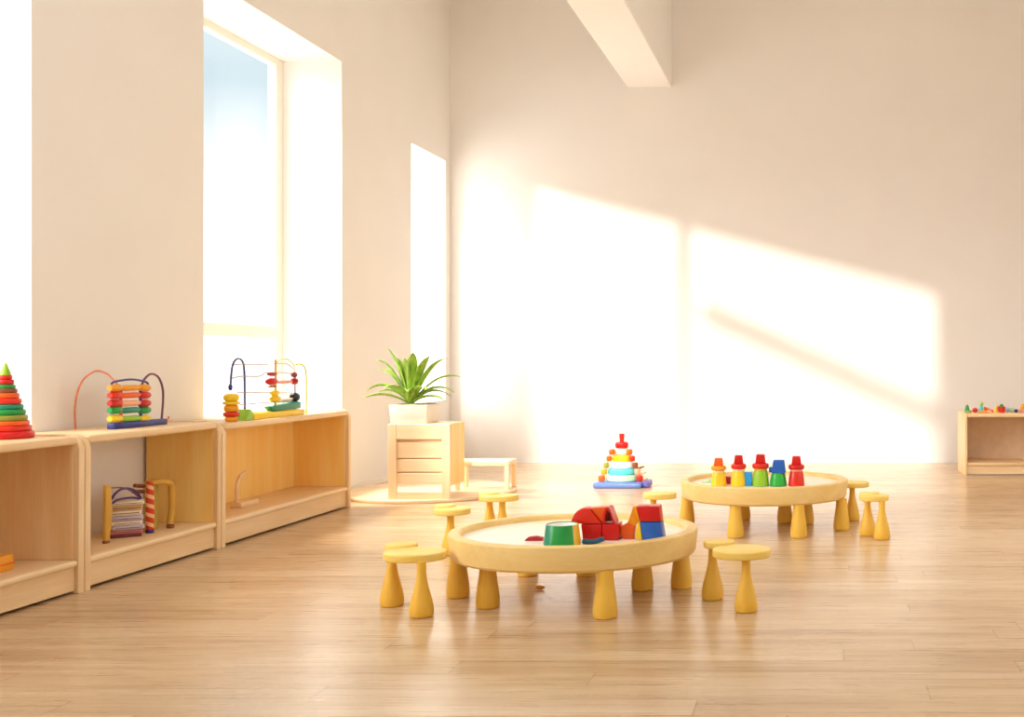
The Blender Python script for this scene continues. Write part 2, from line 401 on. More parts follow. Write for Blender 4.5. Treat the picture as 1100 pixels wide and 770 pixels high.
t = thing('hollow_arch_block', 'orange and red hollow arch lying on the red blocks', 'block', ro, 'building blocks on the near table')
bm = B(); prism(bm, [P(632.6, 546.6), P(652, 545.2), P(646.5, 562.6)][::-1], (0, 0, 0), u, v, (0, .075, 0), .003); obj('orange_web', bm, paint('orange'), t)
bm = B()
outer = [P(646.8, 562.6), P(647.6, 552), P(650, 546), P(652.5, 545), P(655, 547), P(660.5, 562.6)]
inner = [P(658.3, 562.6), P(654, 549.6), P(652.5, 548), P(651, 549.4), P(649.6, 554), P(649, 562.6)]
prism(bm, outer + inner, (0, -.012, 0), u, v, (0, .087, 0), 0); obj('arch_shell', bm, paint('red'), t)
bm = B(); prism(bm, [P(649.2, 562.5), P(650, 553.6), P(652.5, 548.4), P(654, 550), P(658, 562.5)], (0, .05, 0), u, v, (0, .02, 0), 0); obj('arch_back', bm, paint('crimson'), t)
p2 = on_tray(638, 584)
bm = B(); tube(bm, [(-.048, 0, .012), (-.02, -.008, .010), (.012, -.006, .013), (.044, .006, .022)], .012, 12)
single('curved_strip', bm, paint('deepteal'), 'small dark teal curved piece lying before the red blocks', 'block', p2 + Vector((0, -.004, .001)), 'building blocks on the near table')
p3 = on_tray(674, 579)
def P3(px, py): return P(px, py, p3)
slabtoy('toy_block', 'orange rounded block between the red pile and blue block', [P3(666.5, 576), P3(670, 579), P3(680, 579), P3(681.5, 566), P3(673, 562), P3(666, 566)], p3, .07, paint('orange'), bev=.006)
slabtoy('wedge_block', 'yellow slanted wedge leaning on the orange block', [P3(672.5, 564), P3(677, 553), P3(679, 544.5), P3(684, 544.5), P3(684, 562), P3(681, 566.2)], p3 + Vector((0, .012, 0)), .06, paint('amber'), bev=.004)
p4 = on_tray(700, 580.5)
def P4(px, py): return P(px, py, p4)
t = thing('toy_block', 'blue block with a yellow end under the red block', 'block', p4, 'building blocks on the near table')
bm = B(); prism(bm, [P4(690, 580.5), P4(712.3, 580), P4(709.5, 561), P4(687.5, 561)], (0, 0, 0), u, v, (0, .095, 0), .005); obj('blue_body', bm, paint('blue'), t)
bm = B(); prism(bm, [P4(681.5, 578), P4(689.6, 580.5), P4(687.2, 561), P4(685, 561)], (0, .004, 0), u, v, (0, .088, 0), .003); obj('yellow_end', bm, paint('yellow'), t)
t = thing('toy_block', 'red block with an orange end on top of the blue block', 'block', p4 + Vector((0, .006, 0)), 'building blocks on the near table')
bm = B(); prism(bm, [P4(687.4, 560.3), P4(709.5, 560.3), P4(707.5, 544.3), P4(683.5, 544.3)], (0, 0, 0), u, v, (0, .09, 0), .005); obj('red_body', bm, paint('red'), t)
bm = B(); prism(bm, [P4(684.6, 560.3), P4(687.0, 560.3), P4(683.2, 544.6), P4(681, 544.6)], (0, .003, 0), u, v, (0, .08, 0), .002); obj('orange_end', bm, paint('amber'), t)
p = on_tray(573, 581)
bm = B(); prism(bm, [(-.045, 0), (.04, 0), (.042, .016), (.01, .022), (-.025, .018)], (0, 0, 0), u, v, (0, .03, 0), .003)
single('toy_chip', bm, paint('crimson'), 'flat crimson piece lying left of the green cup', 'block', p, 'building blocks on the near table')
# ---------------------------------------------------------------- peg dolls on the far table
def doll(px, hpx, body, collar, brim, hat, label, wide=1.0):
    Y = 6.84; X = (px - PX0) * Y / F; s = Y / F
    t = thing('peg_doll', label, 'toy', (X, Y, ZT), 'hatted peg dolls on the far table')
    H = hpx * s; hb = .50 * H; r = .052 * wide
    bm = B(); lathe(bm, [(0, 0), (r - .004, 0), (r, .005), (r * .93, hb * .55), (r * .80, hb - .006), (r * .74, hb), (0, hb)], 32); obj('body', bm, paint(body), t)
    z = hb
    if collar:
        bm = B(); lathe(bm, rprof(r * .78, z, z + .010, .003), 32); obj('collar', bm, paint(collar), t); z += .010
    if brim:
        bm = B(); lathe(bm, rprof(r * .98, z, z + .17 * H, .013), 32); obj('hat_brim', bm, paint(brim), t); z += .165 * H
        bm = B(); frustum(bm, 0, 0, z, H, r * 1.22, r * 1.22, r * .98, r * .98, .005); obj('hat_crown', bm, paint(hat), t)
    else:
        bm = B(); frustum(bm, .004, 0, z, H, r * 1.66, r * 1.5, r * 1.3, r * 1.2, .006)
        box(bm, -r * 1.08, -r * .5, -.02, .02, z + .004, z + .04, .005, 2); obj('hat_crown', bm, paint(hat), t)
doll(772, 30, 'yellow', 'cream', 'amber', 'orange', 'peg doll with yellow body and orange hat, at left end of row')
doll(793.5, 33, 'yellow', 'cream', 'scarlet', 'red', 'peg doll with yellow body and red hat beside the blue block')
doll(817, 34, 'lime', 'yellow', 'scarlet', 'red', 'peg doll with lime green body and red hat', 1.1)
doll(836, 28, 'dollgreen', None, None, 'blue', 'peg doll with green body and blue hat', 1.1)
doll(855.5, 32, 'scarlet', 'peach', 'red', 'red', 'peg doll all in red at right end of row', 1.05)
bm = B(); box(bm, -.028, .028, -.022, .022, 0, .092, .004, 2)
single('toy_block', bm, paint('skyblue'), 'bright blue upright block standing among the peg dolls', 'block', ((803.5 - PX0) * 6.84 / F, 6.84, ZT), 'small blocks on the far table')
bm = B(); box(bm, -.025, .025, -.02, .02, 0, .05, .004, 2)
single('toy_block', bm, paint('crimson'), 'small red block between the two yellow peg dolls', 'block', ((780.5 - PX0) * 6.9 / F, 6.95, ZT), 'small blocks on the far table')
bm = B(); prism(bm, [(-.05, 0), (.05, 0), (.035, .035), (0, .012)], (0, 0, 0), u, v, (0, .06, 0), .002)
single('wedge_block', bm, paint('mint'), 'pale green wedge at far left of the peg doll table', 'block', ((760 - PX0) * 7 / F, 7.0, ZT), 'small blocks on the far table')
# ---------------------------------------------------------------- ring pyramid on the floor
Yp = 9.2; s = Yp / F; xc = (668 - PX0) * s
def Q(px, py): return ((px - PX0) * s - xc, EYE - (py - PY0) * s)
t = thing('stacking_pyramid', 'tall stacking pyramid of coloured rings on a blue tray on the floor', 'toy', (xc, Yp, 0))
bm = B(); box(bm, Q(640, 0)[0], Q(692, 0)[0], -.15, .15, 0, .05, .02, 3); obj('tray', bm, paint('tray'), t)
bm = B(); box(bm, Q(692.5, 0)[0], Q(699.5, 0)[0], -.12, .08, .004, .062, .018, 3); obj('tray_handle', bm, plain('violet_paint', rgb(110, 96, 176), .4), t)
zb = .05; zt_ = Q(0, 465.5)[1]; step = (zt_ - zb - .075) / 6
tiers = [(21, 'mint', 6.5, 'orange', 'scarlet'), (18.5, 'aqua', 6, 'amber', 'peach'), (16, 'white', 5.5, 'olive', 'brown'),
         (13, 'yellow', 5.5, 'orange', 'scarlet'), (10, 'cream', 6, 'orange', 'orange'), (7, 'red', 0, None, None)]
for i, (hw, c0, bw, cl, cr) in enumerate(tiers):
    z = zb + i * step; r = hw * s
    bm = B(); lathe(bm, rprof(r * (.8 if bw else 1), z, z + step, .018), 36, (0, 0, 0), 1, .8); obj('ring', bm, paint(c0), t)
    if bw:
        for sgn, cc in ((-1, cl), (1, cr)):
            bm = B(); w = bw * s
            lathe(bm, rprof(w / 2 * 1.1, z + .004, z + step - .002, .014), 24, (sgn * (r - w * .1), -.05, 0)); obj('bead', bm, paint(cc), t)
bm = B(); lathe(bm, [(0, zb + 6 * step), (.020, zb + 6 * step), (.025, zt_ - .006), (.020, zt_), (0, zt_)], 24); obj('peg', bm, paint('scarlet'), t)
for (px, py, cc) in ((694, 502, 'brown'), (696, 508, 'peach'), (697.5, 515, 'tan')):
    q = Q(px - 6, py); bm = B()
    tube(bm, [(q[0] - .03, -.05, q[1] - .008), (q[0], -.05, q[1]), (q[0] + .045, -.05, q[1] + .016)], .014, 10, True, .006); obj('leaf_bead', bm, paint(cc), t)
# small chip under the near table
x_, y_ = fl(580, 633); bm = B(); ball(bm, (0, 0, .010), .016, 1.6, .8, .6)
single('wood_chip', bm, paint('amber'), 'tiny yellow piece lying on the floor under the near table', 'toy', (x_, y_, 0))
# ================================================================ plant corner
bm = B(); lathe(bm, rprof(.70, 0, .028, .008), 80)
single('round_platform', bm, pale['x'], 'thin round wooden platform on the floor in the corner', 'platform', (-3.32, 8.78, 0))
gx0, gx1, gy, gd, gz, gh = -3.45, -2.955, 8.19, .34, .028, .627
t = thing('slatted_plant_stand', 'pale wooden box stand with slatted front holding the potted plant', 'stand', ((gx0 + gx1) / 2, gy, gz))
hw = (gx1 - gx0) / 2; H = gh - gz; st = .066
def sbox(n, *bx, m=pale['x']):
    bm = B()
    for q in bx: box(bm, *q, .004, 1)
    obj(n, bm, m, t)
sbox('stile', (-hw, -hw + st, 0, .03, 0, H), m=pale['z']); sbox('stile', (hw - st, hw, 0, .03, 0, H), m=pale['z'])
sbox('top_rail', (-hw + st, hw - st, .002, .03, H - .125, H)); sbox('bottom_rail', (-hw + st, hw - st, .002, .03, 0, .055))
for z0, z1 in ((H - .275, H - .15), (H - .385, H - .285), (H - .475, H - .395)): sbox('slat', (-hw + st, hw - st, .010, .028, z0, z1))
for sgn in (-1, 1):
    xa = sgn * hw
    x0, x1 = min(xa, xa - sgn * .02), max(xa, xa - sgn * .02)
    sbox('side_panel', (x0, x1, .03, gd, .10, H), m=oak['z'])
sbox('gap_fill_panel', (-hw + st, hw - st, .031, .036, H - .475, H - .12)); sbox('back_panel', (-hw + .02, hw - .02, gd - .02, gd, .14, H)); sbox('top_board', (-hw + .02, hw - .02, .03, gd - .02, H - .025, H))  # pale inner panel added behind the slats to lighten their gaps
t = thing('potted_plant', 'green strap-leaved plant in a square white pot on slatted stand', 'plant', (-3.30, 8.36, gh))
bm = B(); frustum(bm, 0, 0, 0, .15, .29, .27, .31, .29, .008)
obj('pot', bm, plain('pot_white', rgb(240, 228, 214), .5, .01), t)
bm = B(); box(bm, -.13, .13, -.12, .12, .148, .156, .003, 1); obj('soil', bm, plain('moss', rgb(150, 150, 90), .9, .2), t)
lm, nt, b0 = new_mat('strap_leaf'); L = nt.links.new
tc = nt.nodes.new('ShaderNodeTexCoord'); mp = nt.nodes.new('ShaderNodeMapping'); mp.inputs['Scale'].default_value = (30, 30, 4)
nz = nt.nodes.new('ShaderNodeTexNoise'); nz.inputs['Scale'].default_value = 1.2; L(tc.outputs['Object'], mp.inputs[0]); L(mp.outputs[0], nz.inputs['Vector'])
r = nt.nodes.new('ShaderNodeValToRGB'); r.color_ramp.elements[0].color = rgb(104, 150, 40); r.color_ramp.elements[1].color = rgb(176, 204, 84)
r.color_ramp.elements[0].position = .3; r.color_ramp.elements[1].position = .7
L(nz.outputs['Fac'], r.inputs['Fac']); L(r.outputs['Color'], b0.inputs['Base Color']); b0.inputs['Roughness'].default_value = .4
def leaf(az, reach, rise, droop, w):
    bm = B(); n = 14; d = Vector((math.cos(az), math.sin(az), 0)); sd = Vector((-math.sin(az), math.cos(az), 0))
    rows = []
    for i in range(n + 1):
        q = i / n
        c = Vector((-.035, 0, .15)) + d * (.012 + reach * (q ** 1.15)) + Vector((0, 0, rise * (.45 * math.sin(q * PI / 2) + .55 * q) - droop * q ** 2.6))
        ww = w * (0.55 + .75 * q if q < .55 else .9625 * (1 - ((q - .55) / .45) ** 1.7)) + .0006
        rows.append([bm.verts.new(c + sd * ww * x + Vector((0, 0, abs(x) * ww * .55))) for x in (-1, -.5, 0, .5, 1)])
    for a, b_ in zip(rows[:-1], rows[1:]):
        for k in range(4): bm.faces.new((a[k], a[k + 1], b_[k + 1], b_[k]))
    o = obj('leaf', bm, lm, t, 60)
    md = o.modifiers.new('thick', 'SOLIDIFY'); md.thickness = .003
for (deg, reach, rise, droop, w) in ((178, .36, .30, .24, .024), (165, .30, .40, .14, .024), (196, .25, .46, .10, .026), (150, .18, .42, .02, .026),
        (215, .17, .50, .02, .028), (110, .10, .42, 0, .026), (262, .09, .40, 0, .026), (300, .11, .46, .02, .030), (330, .22, .44, .03, .028),
        (345, .33, .46, .08, .026), (10, .38, .36, .16, .022), (355, .36, .26, .20, .022), (20, .30, .22, .20, .02), (232, .22, .24, .12, .026),
        (285, .20, .22, .14, .026), (318, .26, .24, .14, .024), (70, .16, .36, .04, .024), (135, .26, .28, .14, .022), (186, .24, .20, .12, .024), (205, .36, .16, .14, .022), (340, .34, .14, .14, .022)):
    leaf(math.radians(deg), reach, rise * .95, droop * .75, w * 1.5)
t = thing('low_bench', 'small pale wooden bench right of the slatted stand', 'bench', (-2.87, 8.84, .028))
bm = B(); box(bm, -.235, .225, -.12, .12, .205, .25, .008, 2); obj('bench_top', bm, pale['x'], t)
for x in (-.235, .185):
    for y in (-.12, .085):
        bm = B(); box(bm, x + .002, x + .038, y + .002, y + .035, 0, .206, .004, 1); obj('leg', bm, pale['z'], t)
# ================================================================ toys on the left cabinets
# cone of rings
t = thing('ring_cone', 'cone of stacked colourful rings with green pointed tip at left edge', 'toy', (-3.87, 4.87, .770))
H = .36; R = .112
lay = [(.0, .10, 'red'), (.10, .17, 'scarlet'), (.17, .235, 'orange'), (.235, .31, 'olive'), (.31, .385, 'green'), (.385, .45, 'teal'), (.45, .53, 'scarlet'),
       (.53, .60, 'orange'), (.60, .66, 'brown'), (.66, .71, 'green'), (.71, .78, 'red'), (.78, .84, 'scarlet')]
for (a, b_, cc) in lay:
    r0 = R * (1 - a * .98); bm = B(); z0, z1 = a * H, b_ * H; e = (z1 - z0) * .33
    lathe(bm, rprof(r0, z0, z1, e), 36); obj('ring', bm, paint(cc), t)
bm = B(); lathe(bm, [(0, .84 * H), (R * .2, .84 * H), (R * .17, .88 * H), (R * .04, .99 * H), (0, H)], 28); obj('tip', bm, paint('lime'), t)
# abacus with wire loops on the middle cabinet
Xa = -3.81; zc = .768
t = thing('bead_abacus', 'bead abacus on a navy base with copper wire loops on middle cabinet', 'toy', (Xa, 5.72, zc))
def A(px, py, dx=0, X=None):
    q = at_x(px, py, Xa + dx); return Vector((q.x - Xa, q.y - 5.72, q.z - zc))
a0, a1 = A(119, 460), A(176, 455)
bm = B(); box(bm, -.022, .022, a0.y, a1.y, 0, .034, .005, 2); obj('base', bm, paint('navy'), t)
bm = B(); box(bm, -.046, -.02, A(129.6, 0).y, A(130.4, 0).y, .002, .043); bm.free()
cu = plain('copper_wire', COL['copper'], .3); vw = plain('violet_wire', rgb(120, 60, 90), .3)
pf = A(81, 461, -.20)
bm = B(); tube(bm, [pf, A(80.5, 440, -.19), A(83.5, 420, -.17), A(91, 406, -.14), A(103, 398.5, -.11), A(114, 401, -.07), A(121, 407, -.04), A(126.5, 414, -.01), A(128.5, 424)], .005); obj('wire_loop', bm, cu, t)
bm = B(); tube(bm, [A(152, 424), A(153, 412), A(157, 405), A(163, 401.5), A(170, 405), A(174.5, 416), A(175.2, 430), A(173.5, 452)], .006); obj('wire_loop', bm, vw, t)
bm = B(); tube(bm, [A(173.5, 451), A(177, 452.5), A(180.5, 450), A(181, 447)], .005); obj('wire_hook', bm, cu, t)
bm = B(); tube(bm, [A(119.5, 415), A(121, 411), A(128, 409), A(140, 407.5), A(150, 408.5), A(158, 411), A(159, 415)], .006); obj('top_wire', bm, paint('navy'), t)
for px in (130, 151):
    bm = B(); tube(bm, [A(px, 414), A(px, 456)], .008); obj('post', bm, paint('navy' if px > 140 else 'orange'), t)
for (py, c1, c2, cb_) in ((416.5, 'amber', 'amber', 'amber'), (424.5, 'scarlet', 'red', 'orange'), (433, 'red', 'red', 'peach'), (440.5, 'green', 'green', 'teal'), (449.5, 'yellow', 'yellow', 'lime')):
    q0, q1, q2, q3 = A(117.5, py), A(129.5, py), A(149.5, py), A(160, py)
    rr = abs(A(117, py - 4.1).z - A(117, py + 4.1).z) / 2
    for (m0, m1, cc, k) in ((q0, q1, c1, 1.0), (q1, q2, cb_, .8), (q2, q3, c2, 1.0)):
        bm = B(); ln = m1.y - m0.y; z = (m0.z + m1.z) / 2
        lathe(bm, [(0, 0), (rr * k * .7, .0), (rr * k, ln * .22), (rr * k, ln * .78), (rr * k * .7, ln), (0, ln)], 20, (0, m0.y, z), 1, 1, False, 'y'); obj('bead', bm, paint(cc), t)
# bead maze on the window cabinet
Xb = -3.71; zc = .752
t = thing('bead_maze', 'wire bead maze with yellow base standing before the tall window', 'toy', (Xb, 6.95, zc))
def M(px, py, dx=0):
    q = at_x(px, py, Xb); return Vector((dx, q.y - 6.95, q.z - zc))
bm = B(); box(bm, -.05, .05, M(265, 0).y, M(320, 0).y, 0, .04, .006, 2); obj('base', bm, paint('yellow'), t)
bm = B(); prism(bm, [(M(256, 0).y, 0), (M(265, 0).y, 0), (M(265, 0).y, .045), (M(262, 0).y, .07)], (-.045, 0, 0), (0, 1, 0), (0, 0, 1), (.09, 0, 0), .003); obj('wedge', bm, paint('lime'), t)
nv = plain('navy_wire', rgb(66, 60, 120), .35); gr = plain('grey_wire', rgb(200, 190, 196), .4); yw = plain('yellow_wire', rgb(214, 214, 90), .4)
bm = B(); tube(bm, [M(247.5, 417), M(248.5, 402), M(250, 392), M(253, 386.5), M(256.5, 385.2), M(260, 387.5), M(262, 394), M(262.8, 410), M(263, 443)], .006); obj('wire_loop', bm, nv, t)
bm = B(); tube(bm, [M(317, 392), M(322, 391), M(326, 393), M(328.4, 399), M(329, 412), M(329, 444.5)], .006); obj('wire_loop', bm, yw, t)
for pts, m_ in (([(249, 394), (254, 391.3), (285, 391.4), (300, 390), (308, 391), (314, 395), (317, 402), (317, 432)], gr),
                ([(297, 389), (303, 386), (309, 386), (314, 390), (317, 396)], yw), ([(250, 406), (260, 404), (278, 404), (288, 400), (315, 401)], gr),
                ([(255, 421.3), (290, 421.5), (314, 422)], gr), ([(258, 434.5), (285, 432.5), (314, 431)], gr), ([(262, 443.5), (290, 442.5), (329, 442)], yw)):
    bm = B(); tube(bm, [M(*q) for q in pts], .004, 8); obj('wire', bm, m_, t)
bm = B(); tube(bm, [M(296, 386), M(295.5, 446)], .008); obj('post', bm, plain('amber_post', rgb(236, 190, 90), .4), t)
bm = B(); tube(bm, [M(316.5, 400), M(316.5, 446)], .006); obj('post', bm, gr, t)
def bead(m0, m1, rr, cc, k=.55):
    bm = B(); ln = m1.y - m0.y; z = (m0.z + m1.z) / 2
    lathe(bm, [(0, 0), (rr * k, .0), (rr, ln * .3), (rr, ln * .7), (rr * k, ln), (0, ln)], 20, (0, m0.y, z), 1, 1, False, 'y'); obj('bead', bm, paint(cc), t)
for (xa, xb, py, hp, cc) in ((288, 296.5, 401.7, 1.8, 'crimson'), (287, 297, 409.8, 3, 'red'), (297, 314, 410.2, 1.5, 'pink'), (313.5, 319, 409.5, 2.8, 'crimson'), (288, 297, 415, .9, 'brown'),
                             (291, 299, 422, 2.4, 'yellow'), (291, 300, 428.5, 3.0, 'yellow'), (300, 314, 429, 1.4, 'cream'), (314, 319.2, 426.5, 4, 'black'), (314, 318, 402.5, 2.4, 'plum')):
    bead(M(xa, py), M(xb, py), hp * 1.3 * 6.95 / F, cc)
bm = B(); prism(bm, [(M(286.5, 0).y, .075), (M(290, 0).y, .042), (M(318.8, 0).y, .045), (M(319, 0).y, .092), (M(314, 0).y, .096), (M(308, 0).y, .082), (M(296, 0).y, .082)], (-.02, 0, 0), (0, 1, 0), (0, 0, 1), (.05, 0, 0), .004)
obj('green_slider', bm, paint('teal'), t)
bm = B(); ball(bm, M(247.5, 416), .012, 1, 1, 1.7); obj('wire_bead', bm, paint('navy'), t)
yb = at_x(248.5, 449.5, -3.70).y
t = thing('stacked_bead_figure', 'yellow and orange stacked bead figure left of wire bead maze', 'toy', (-3.70, yb, zc))
for (z0, z1, r, cc) in ((0, .034, .040, 'amber'), (.034, .060, .050, 'scarlet'), (.060, .108, .046, 'amber'), (.108, .128, .054, 'yellow'), (.128, .176, .048, 'yellow')):
    bm = B(); lathe(bm, rprof(r * .92, z0, z1, (z1 - z0) * .42), 28); obj('bead', bm, paint(cc), t)
# ---------------------------------------------------------------- inside the middle cabinet (shelf z = 0.165)
ZS = .165
def S(px, py, X): return at_x(px, py, X)
X0 = -3.80
q = S(114, 581, X0)
t = thing('toy_loop_frame', 'yellow wooden post with purple wire arcs inside the middle cabinet', 'toy', (X0, q.y, ZS))
def W(px, py, dx=0):
    w_ = S(px, py, X0); return Vector((dx, w_.y - q.y, w_.z - ZS))
bm = B(); prism(bm, [(W(112, 0).y, .012), (W(116.5, 0).y, .012), (W(119.5, 0).y, W(0, 575).z if False else .16), (W(118, 0).y, W(118, 521.5).z), (W(112, 0).y, W(112, 521.5).z)], (-.008, 0, 0), (0, 1, 0), (0, 0, 1), (.016, 0, 0), .003)
obj('post', bm, plain('mustard', rgb(214, 164, 60), .5), t)
bm = B(); box(bm, -.010, .010, W(111.5, 0).y, W(116.5, 0).y, 0, .016, .004, 2); obj('foot', bm, paint('brown'), t)
bm = B(); tube(bm, [W(120, 536), W(123, 531), W(129, 526), W(136, 524.5), W(143, 526), W(148, 530), W(151, 535)], .0065); obj('wire_arc', bm, paint('purple'), t)
bm = B(); tube(bm, [W(120, 541), W(126, 537), W(135, 535), W(144, 534.6), W(151, 536)], .0065); obj('wire_arc', bm, paint('purple'), t)
bm = B(); tube(bm, [W(118, 524), W(135, 524.5), W(151, 535)], .004); obj('wire_arc', bm, vw, t)
yb0, yb1 = -.075, .075
z = ZS; hs = (.018, .024, .024, .025, .026, .032, .028, .022)
cc = ('plum', 'rose', 'lilac', 'cream', 'lilac', 'cream', 'tan', 'cream')
desc = ('plum', 'dusty rose', 'pale lilac', 'cream', 'greyish lilac', 'thick cream', 'tan', 'top cream')
pos = ('bottom of', 'second from bottom of', 'third from bottom of', 'fourth from bottom of', 'fourth from top of', 'third from top of', 'second from top of', 'uppermost of')
for i, h in enumerate(hs):
    j = (i * 37 % 5 - 2) * .003
    t = thing('folded_cloth', '%s folded cloth, %s the stack in the middle cabinet' % (desc[i], pos[i]), 'cloth', (-3.83, 5.665, z), 'folded cloths in the middle cabinet', math.radians(-56))
    bm = B(); box(bm, -.06, .04 + j, (yb0 - yb1) / 2 + j, (yb1 - yb0) / 2 + j, 0, h - .001, h * .42, 4)
    for vv in bm.verts:
        vv.co.z += .0
    obj('cloth_body', bm, plain('cloth_' + cc[i], COL[cc[i]], .85, .08, 0, .4, 60), t)
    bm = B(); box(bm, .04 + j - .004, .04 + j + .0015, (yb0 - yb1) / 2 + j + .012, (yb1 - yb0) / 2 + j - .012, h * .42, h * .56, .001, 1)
    obj('front_strip', bm, plain('dark_strip', rgb(110, 70, 80), .8), t)  # thin dark strip along the front of the cloth
    z += h
stm, nt, b0 = new_mat('spiral_stripe'); L = nt.links.new
tc = nt.nodes.new('ShaderNodeTexCoord'); sp = nt.nodes.new('ShaderNodeSeparateXYZ'); L(tc.outputs['Object'], sp.inputs[0])
def mn(op, a, b=None):
    n = nt.nodes.new('ShaderNodeMath'); n.operation = op
    for i_, v_ in enumerate((a, b)):
        if v_ is None: continue
        if isinstance(v_, (int, float)): n.inputs[i_].default_value = v_
        else: L(v_, n.inputs[i_])
    return n.outputs[0]
ang = mn('DIVIDE', mn('ARCTAN2', sp.outputs['Y'], sp.outputs['X']), 2 * PI)
fr = mn('FRACT', mn('ADD', mn('MULTIPLY', sp.outputs['Z'], 19.0), ang))
lt = mn('LESS_THAN', fr, .58); mx = nt.nodes.new('ShaderNodeMixRGB'); L(lt, mx.inputs[0])
mx.inputs[1].default_value = rgb(246, 190, 130); mx.inputs[2].default_value = rgb(214, 60, 26); L(mx.outputs[0], b0.inputs['Base Color'])
q = S(161, 571, -3.78)
t = thing('striped_pole_toy', 'red and cream spiral striped pole standing in the middle cabinet', 'toy', (-3.78, q.y, ZS))
hp = S(162, 517, -3.78).z - ZS
bm = B(); lathe(bm, [(0, .02), (.019, .02), (.022, .1), (.021, hp * .7), (.017, hp), (0, hp)], 24); obj('pole', bm, stm, t)
bm = B(); lathe(bm, rprof(.022, 0, .022, .006), 24); obj('foot', bm, paint('purple'), t)
q = S(183, 567, -3.77)
t = thing('toy_arch', 'yellow wooden arch with brown foot beside the striped pole', 'toy', (-3.77, q.y, ZS))
def V(px, py, dx=0):
    w_ = S(px, py, -3.77); return Vector((dx, w_.y - q.y, w_.z - ZS))
bm = B(); tube(bm, [V(166, 520, -.05), V(172, 517.5, -.03), V(179, 518), V(183.5, 521), V(184.5, 530), V(184.2, 548), V(182.5, 563)], .018, 12); obj('arch_bar', bm, plain('mustard', rgb(214, 164, 60), .5), t)
bm = B(); lathe(bm, rprof(.021, 0, .022, .006), 20); obj('foot', bm, paint('brown'), t)
bm = B(); box(bm, -.06, -.052, V(165, 0).y, V(180, 0).y, 0, V(170, 521).z, .003, 1); obj('panel', bm, plain('olive_panel', rgb(190, 164, 74), .5), t)
bm = B(); tube(bm, [V(164, 522, -.05), V(156, 521.5, -.06)], .011); obj('peg', bm, paint('brown'), t)
bm = B(); tube(bm, [V(164, 528, -.05), V(155, 528, -.06)], .011); obj('peg', bm, paint('brown'), t)
# toy in the left cabinet and in the window cabinet
q = at_x(-4, 602, -3.80)
t = thing('wooden_house_toy', 'orange wooden toy cut by the left frame edge inside the left cabinet', 'toy', (-3.80, q.y, ZS))
bm = B(); box(bm, -.04, .04, -.08, .055, 0, .075, .008, 2); obj('body', bm, paint('amber'), t)
bm = B(); box(bm, -.042, .042, -.085, .06, .028, .04, .004, 1); obj('stripe', bm, paint('orange'), t)
q = at_x(255, 546, -3.84)
t = thing('wooden_rocker_toy', 'pale wooden half-arch toy inside the window cabinet at its left end', 'toy', (-3.84, q.y, ZS))
def R_(px, py):
    w_ = S(px, py, -3.84); return Vector((0, w_.y - q.y, w_.z - ZS))
bm = B(); box(bm, -.04, .04, R_(253, 0).y, R_(272, 0).y, 0, .035, .005, 2); obj('base', bm, birch['y'], t)
bm = B(); tube(bm, [Vector((0, R_(253, 0).y + .015, .03)), R_(254.5, 522), R_(258, 512), R_(264, 507)], .012, 10); obj('arc', bm, birch['y'], t)
bm = B(); box(bm, -.035, .035, R_(246, 0).y, R_(253.5, 0).y, .0, R_(250, 505).z, .006, 2)
bm.free()
# ---------------------------------------------------------------- little toys on the right shelf (top z = 0.613)
ZR = .613
def small(px, w, h, kind, col, name, label, Y=10.2, dz=0.0):
    bm = B(); s_ = Y / F; W_ = w * s_; H_ = h * s_; r = W_ / 2
    if kind == 'cone': lathe(bm, [(0, 0), (r, 0), (r * .96, .006), (r * .55, H_ * .75), (r * .3, H_ * .95), (0, H_)], 20)
    elif kind == 'ball': ball(bm, (0, 0, H_ / 2), r, 1, 1, H_ / W_)
    elif kind == 'cup': lathe(bm, [(0, 0), (r * .7, 0), (r * .95, H_ * .4), (r, H_), (r * .9, H_), (r * .8, H_ * .5), (0, H_ * .3)], 24)
    elif kind == 'disc': lathe(bm, rprof(r, 0, H_, H_ * .35), 24)
    elif kind == 'wedge': prism(bm, [(-r, 0), (r, 0), (r, H_ * .35), (-r, H_)], (0, 0, 0), u, v, (0, .05, 0), .004)
    elif kind == 'box': box(bm, -r, r, -.03, .03, 0, H_, .006, 2)
    elif kind == 'dome': lathe(bm, [(0, 0), (r, 0), (r, H_ * .4)] + [(r * math.cos(a), H_ * .4 + H_ * .6 * math.sin(a)) for a in (.4, .8, 1.2)] + [(0, H_)], 24)
    return single(name, bm, paint(col), label, 'toy', ((px - PX0) * Y / F, Y, ZR + dz), 'small toys on the right shelf')
small(1039, 6.5, 8.5, 'cone', 'green', 'toy_cone', 'small green cone at left end of the right shelf top')
small(1041, 6, 2.5, 'disc', 'olive', 'toy_disc', 'flat olive disc in front of the small green cone', 10.1)
small(1047.5, 6.5, 5, 'ball', 'scarlet', 'toy_ball', 'orange red bean-shaped ball right of the green cone', 10.18)
small(1054, 5, 7, 'dome', 'aqua', 'toy_figure', 'small aqua dome figure wearing a green ball on top', 10.2)
small(1054.5, 4.2, 4, 'ball', 'lime', 'toy_ball', 'small lime green ball resting on the aqua dome', 10.2, .064)
small(1062.5, 10, 6, 'wedge', 'orange', 'toy_wedge', 'orange sloping wedge on the right shelf top', 10.24)
small(1056, 7.5, 2.5, 'box', 'amber', 'toy_block', 'low yellow block lying before the aqua figure', 10.1)
small(1062.5, 4.5, 3.2, 'box', 'peach', 'toy_block', 'small peach block in front of the orange wedge', 10.1)
small(1070, 4.5, 8, 'cone', 'yellow', 'toy_cone', 'small yellow cone beside the red toy cup', 10.22)
small(1076, 8.5, 6.5, 'cup', 'scarlet', 'toy_cup', 'red orange toy cup with a green ball in it', 10.16)
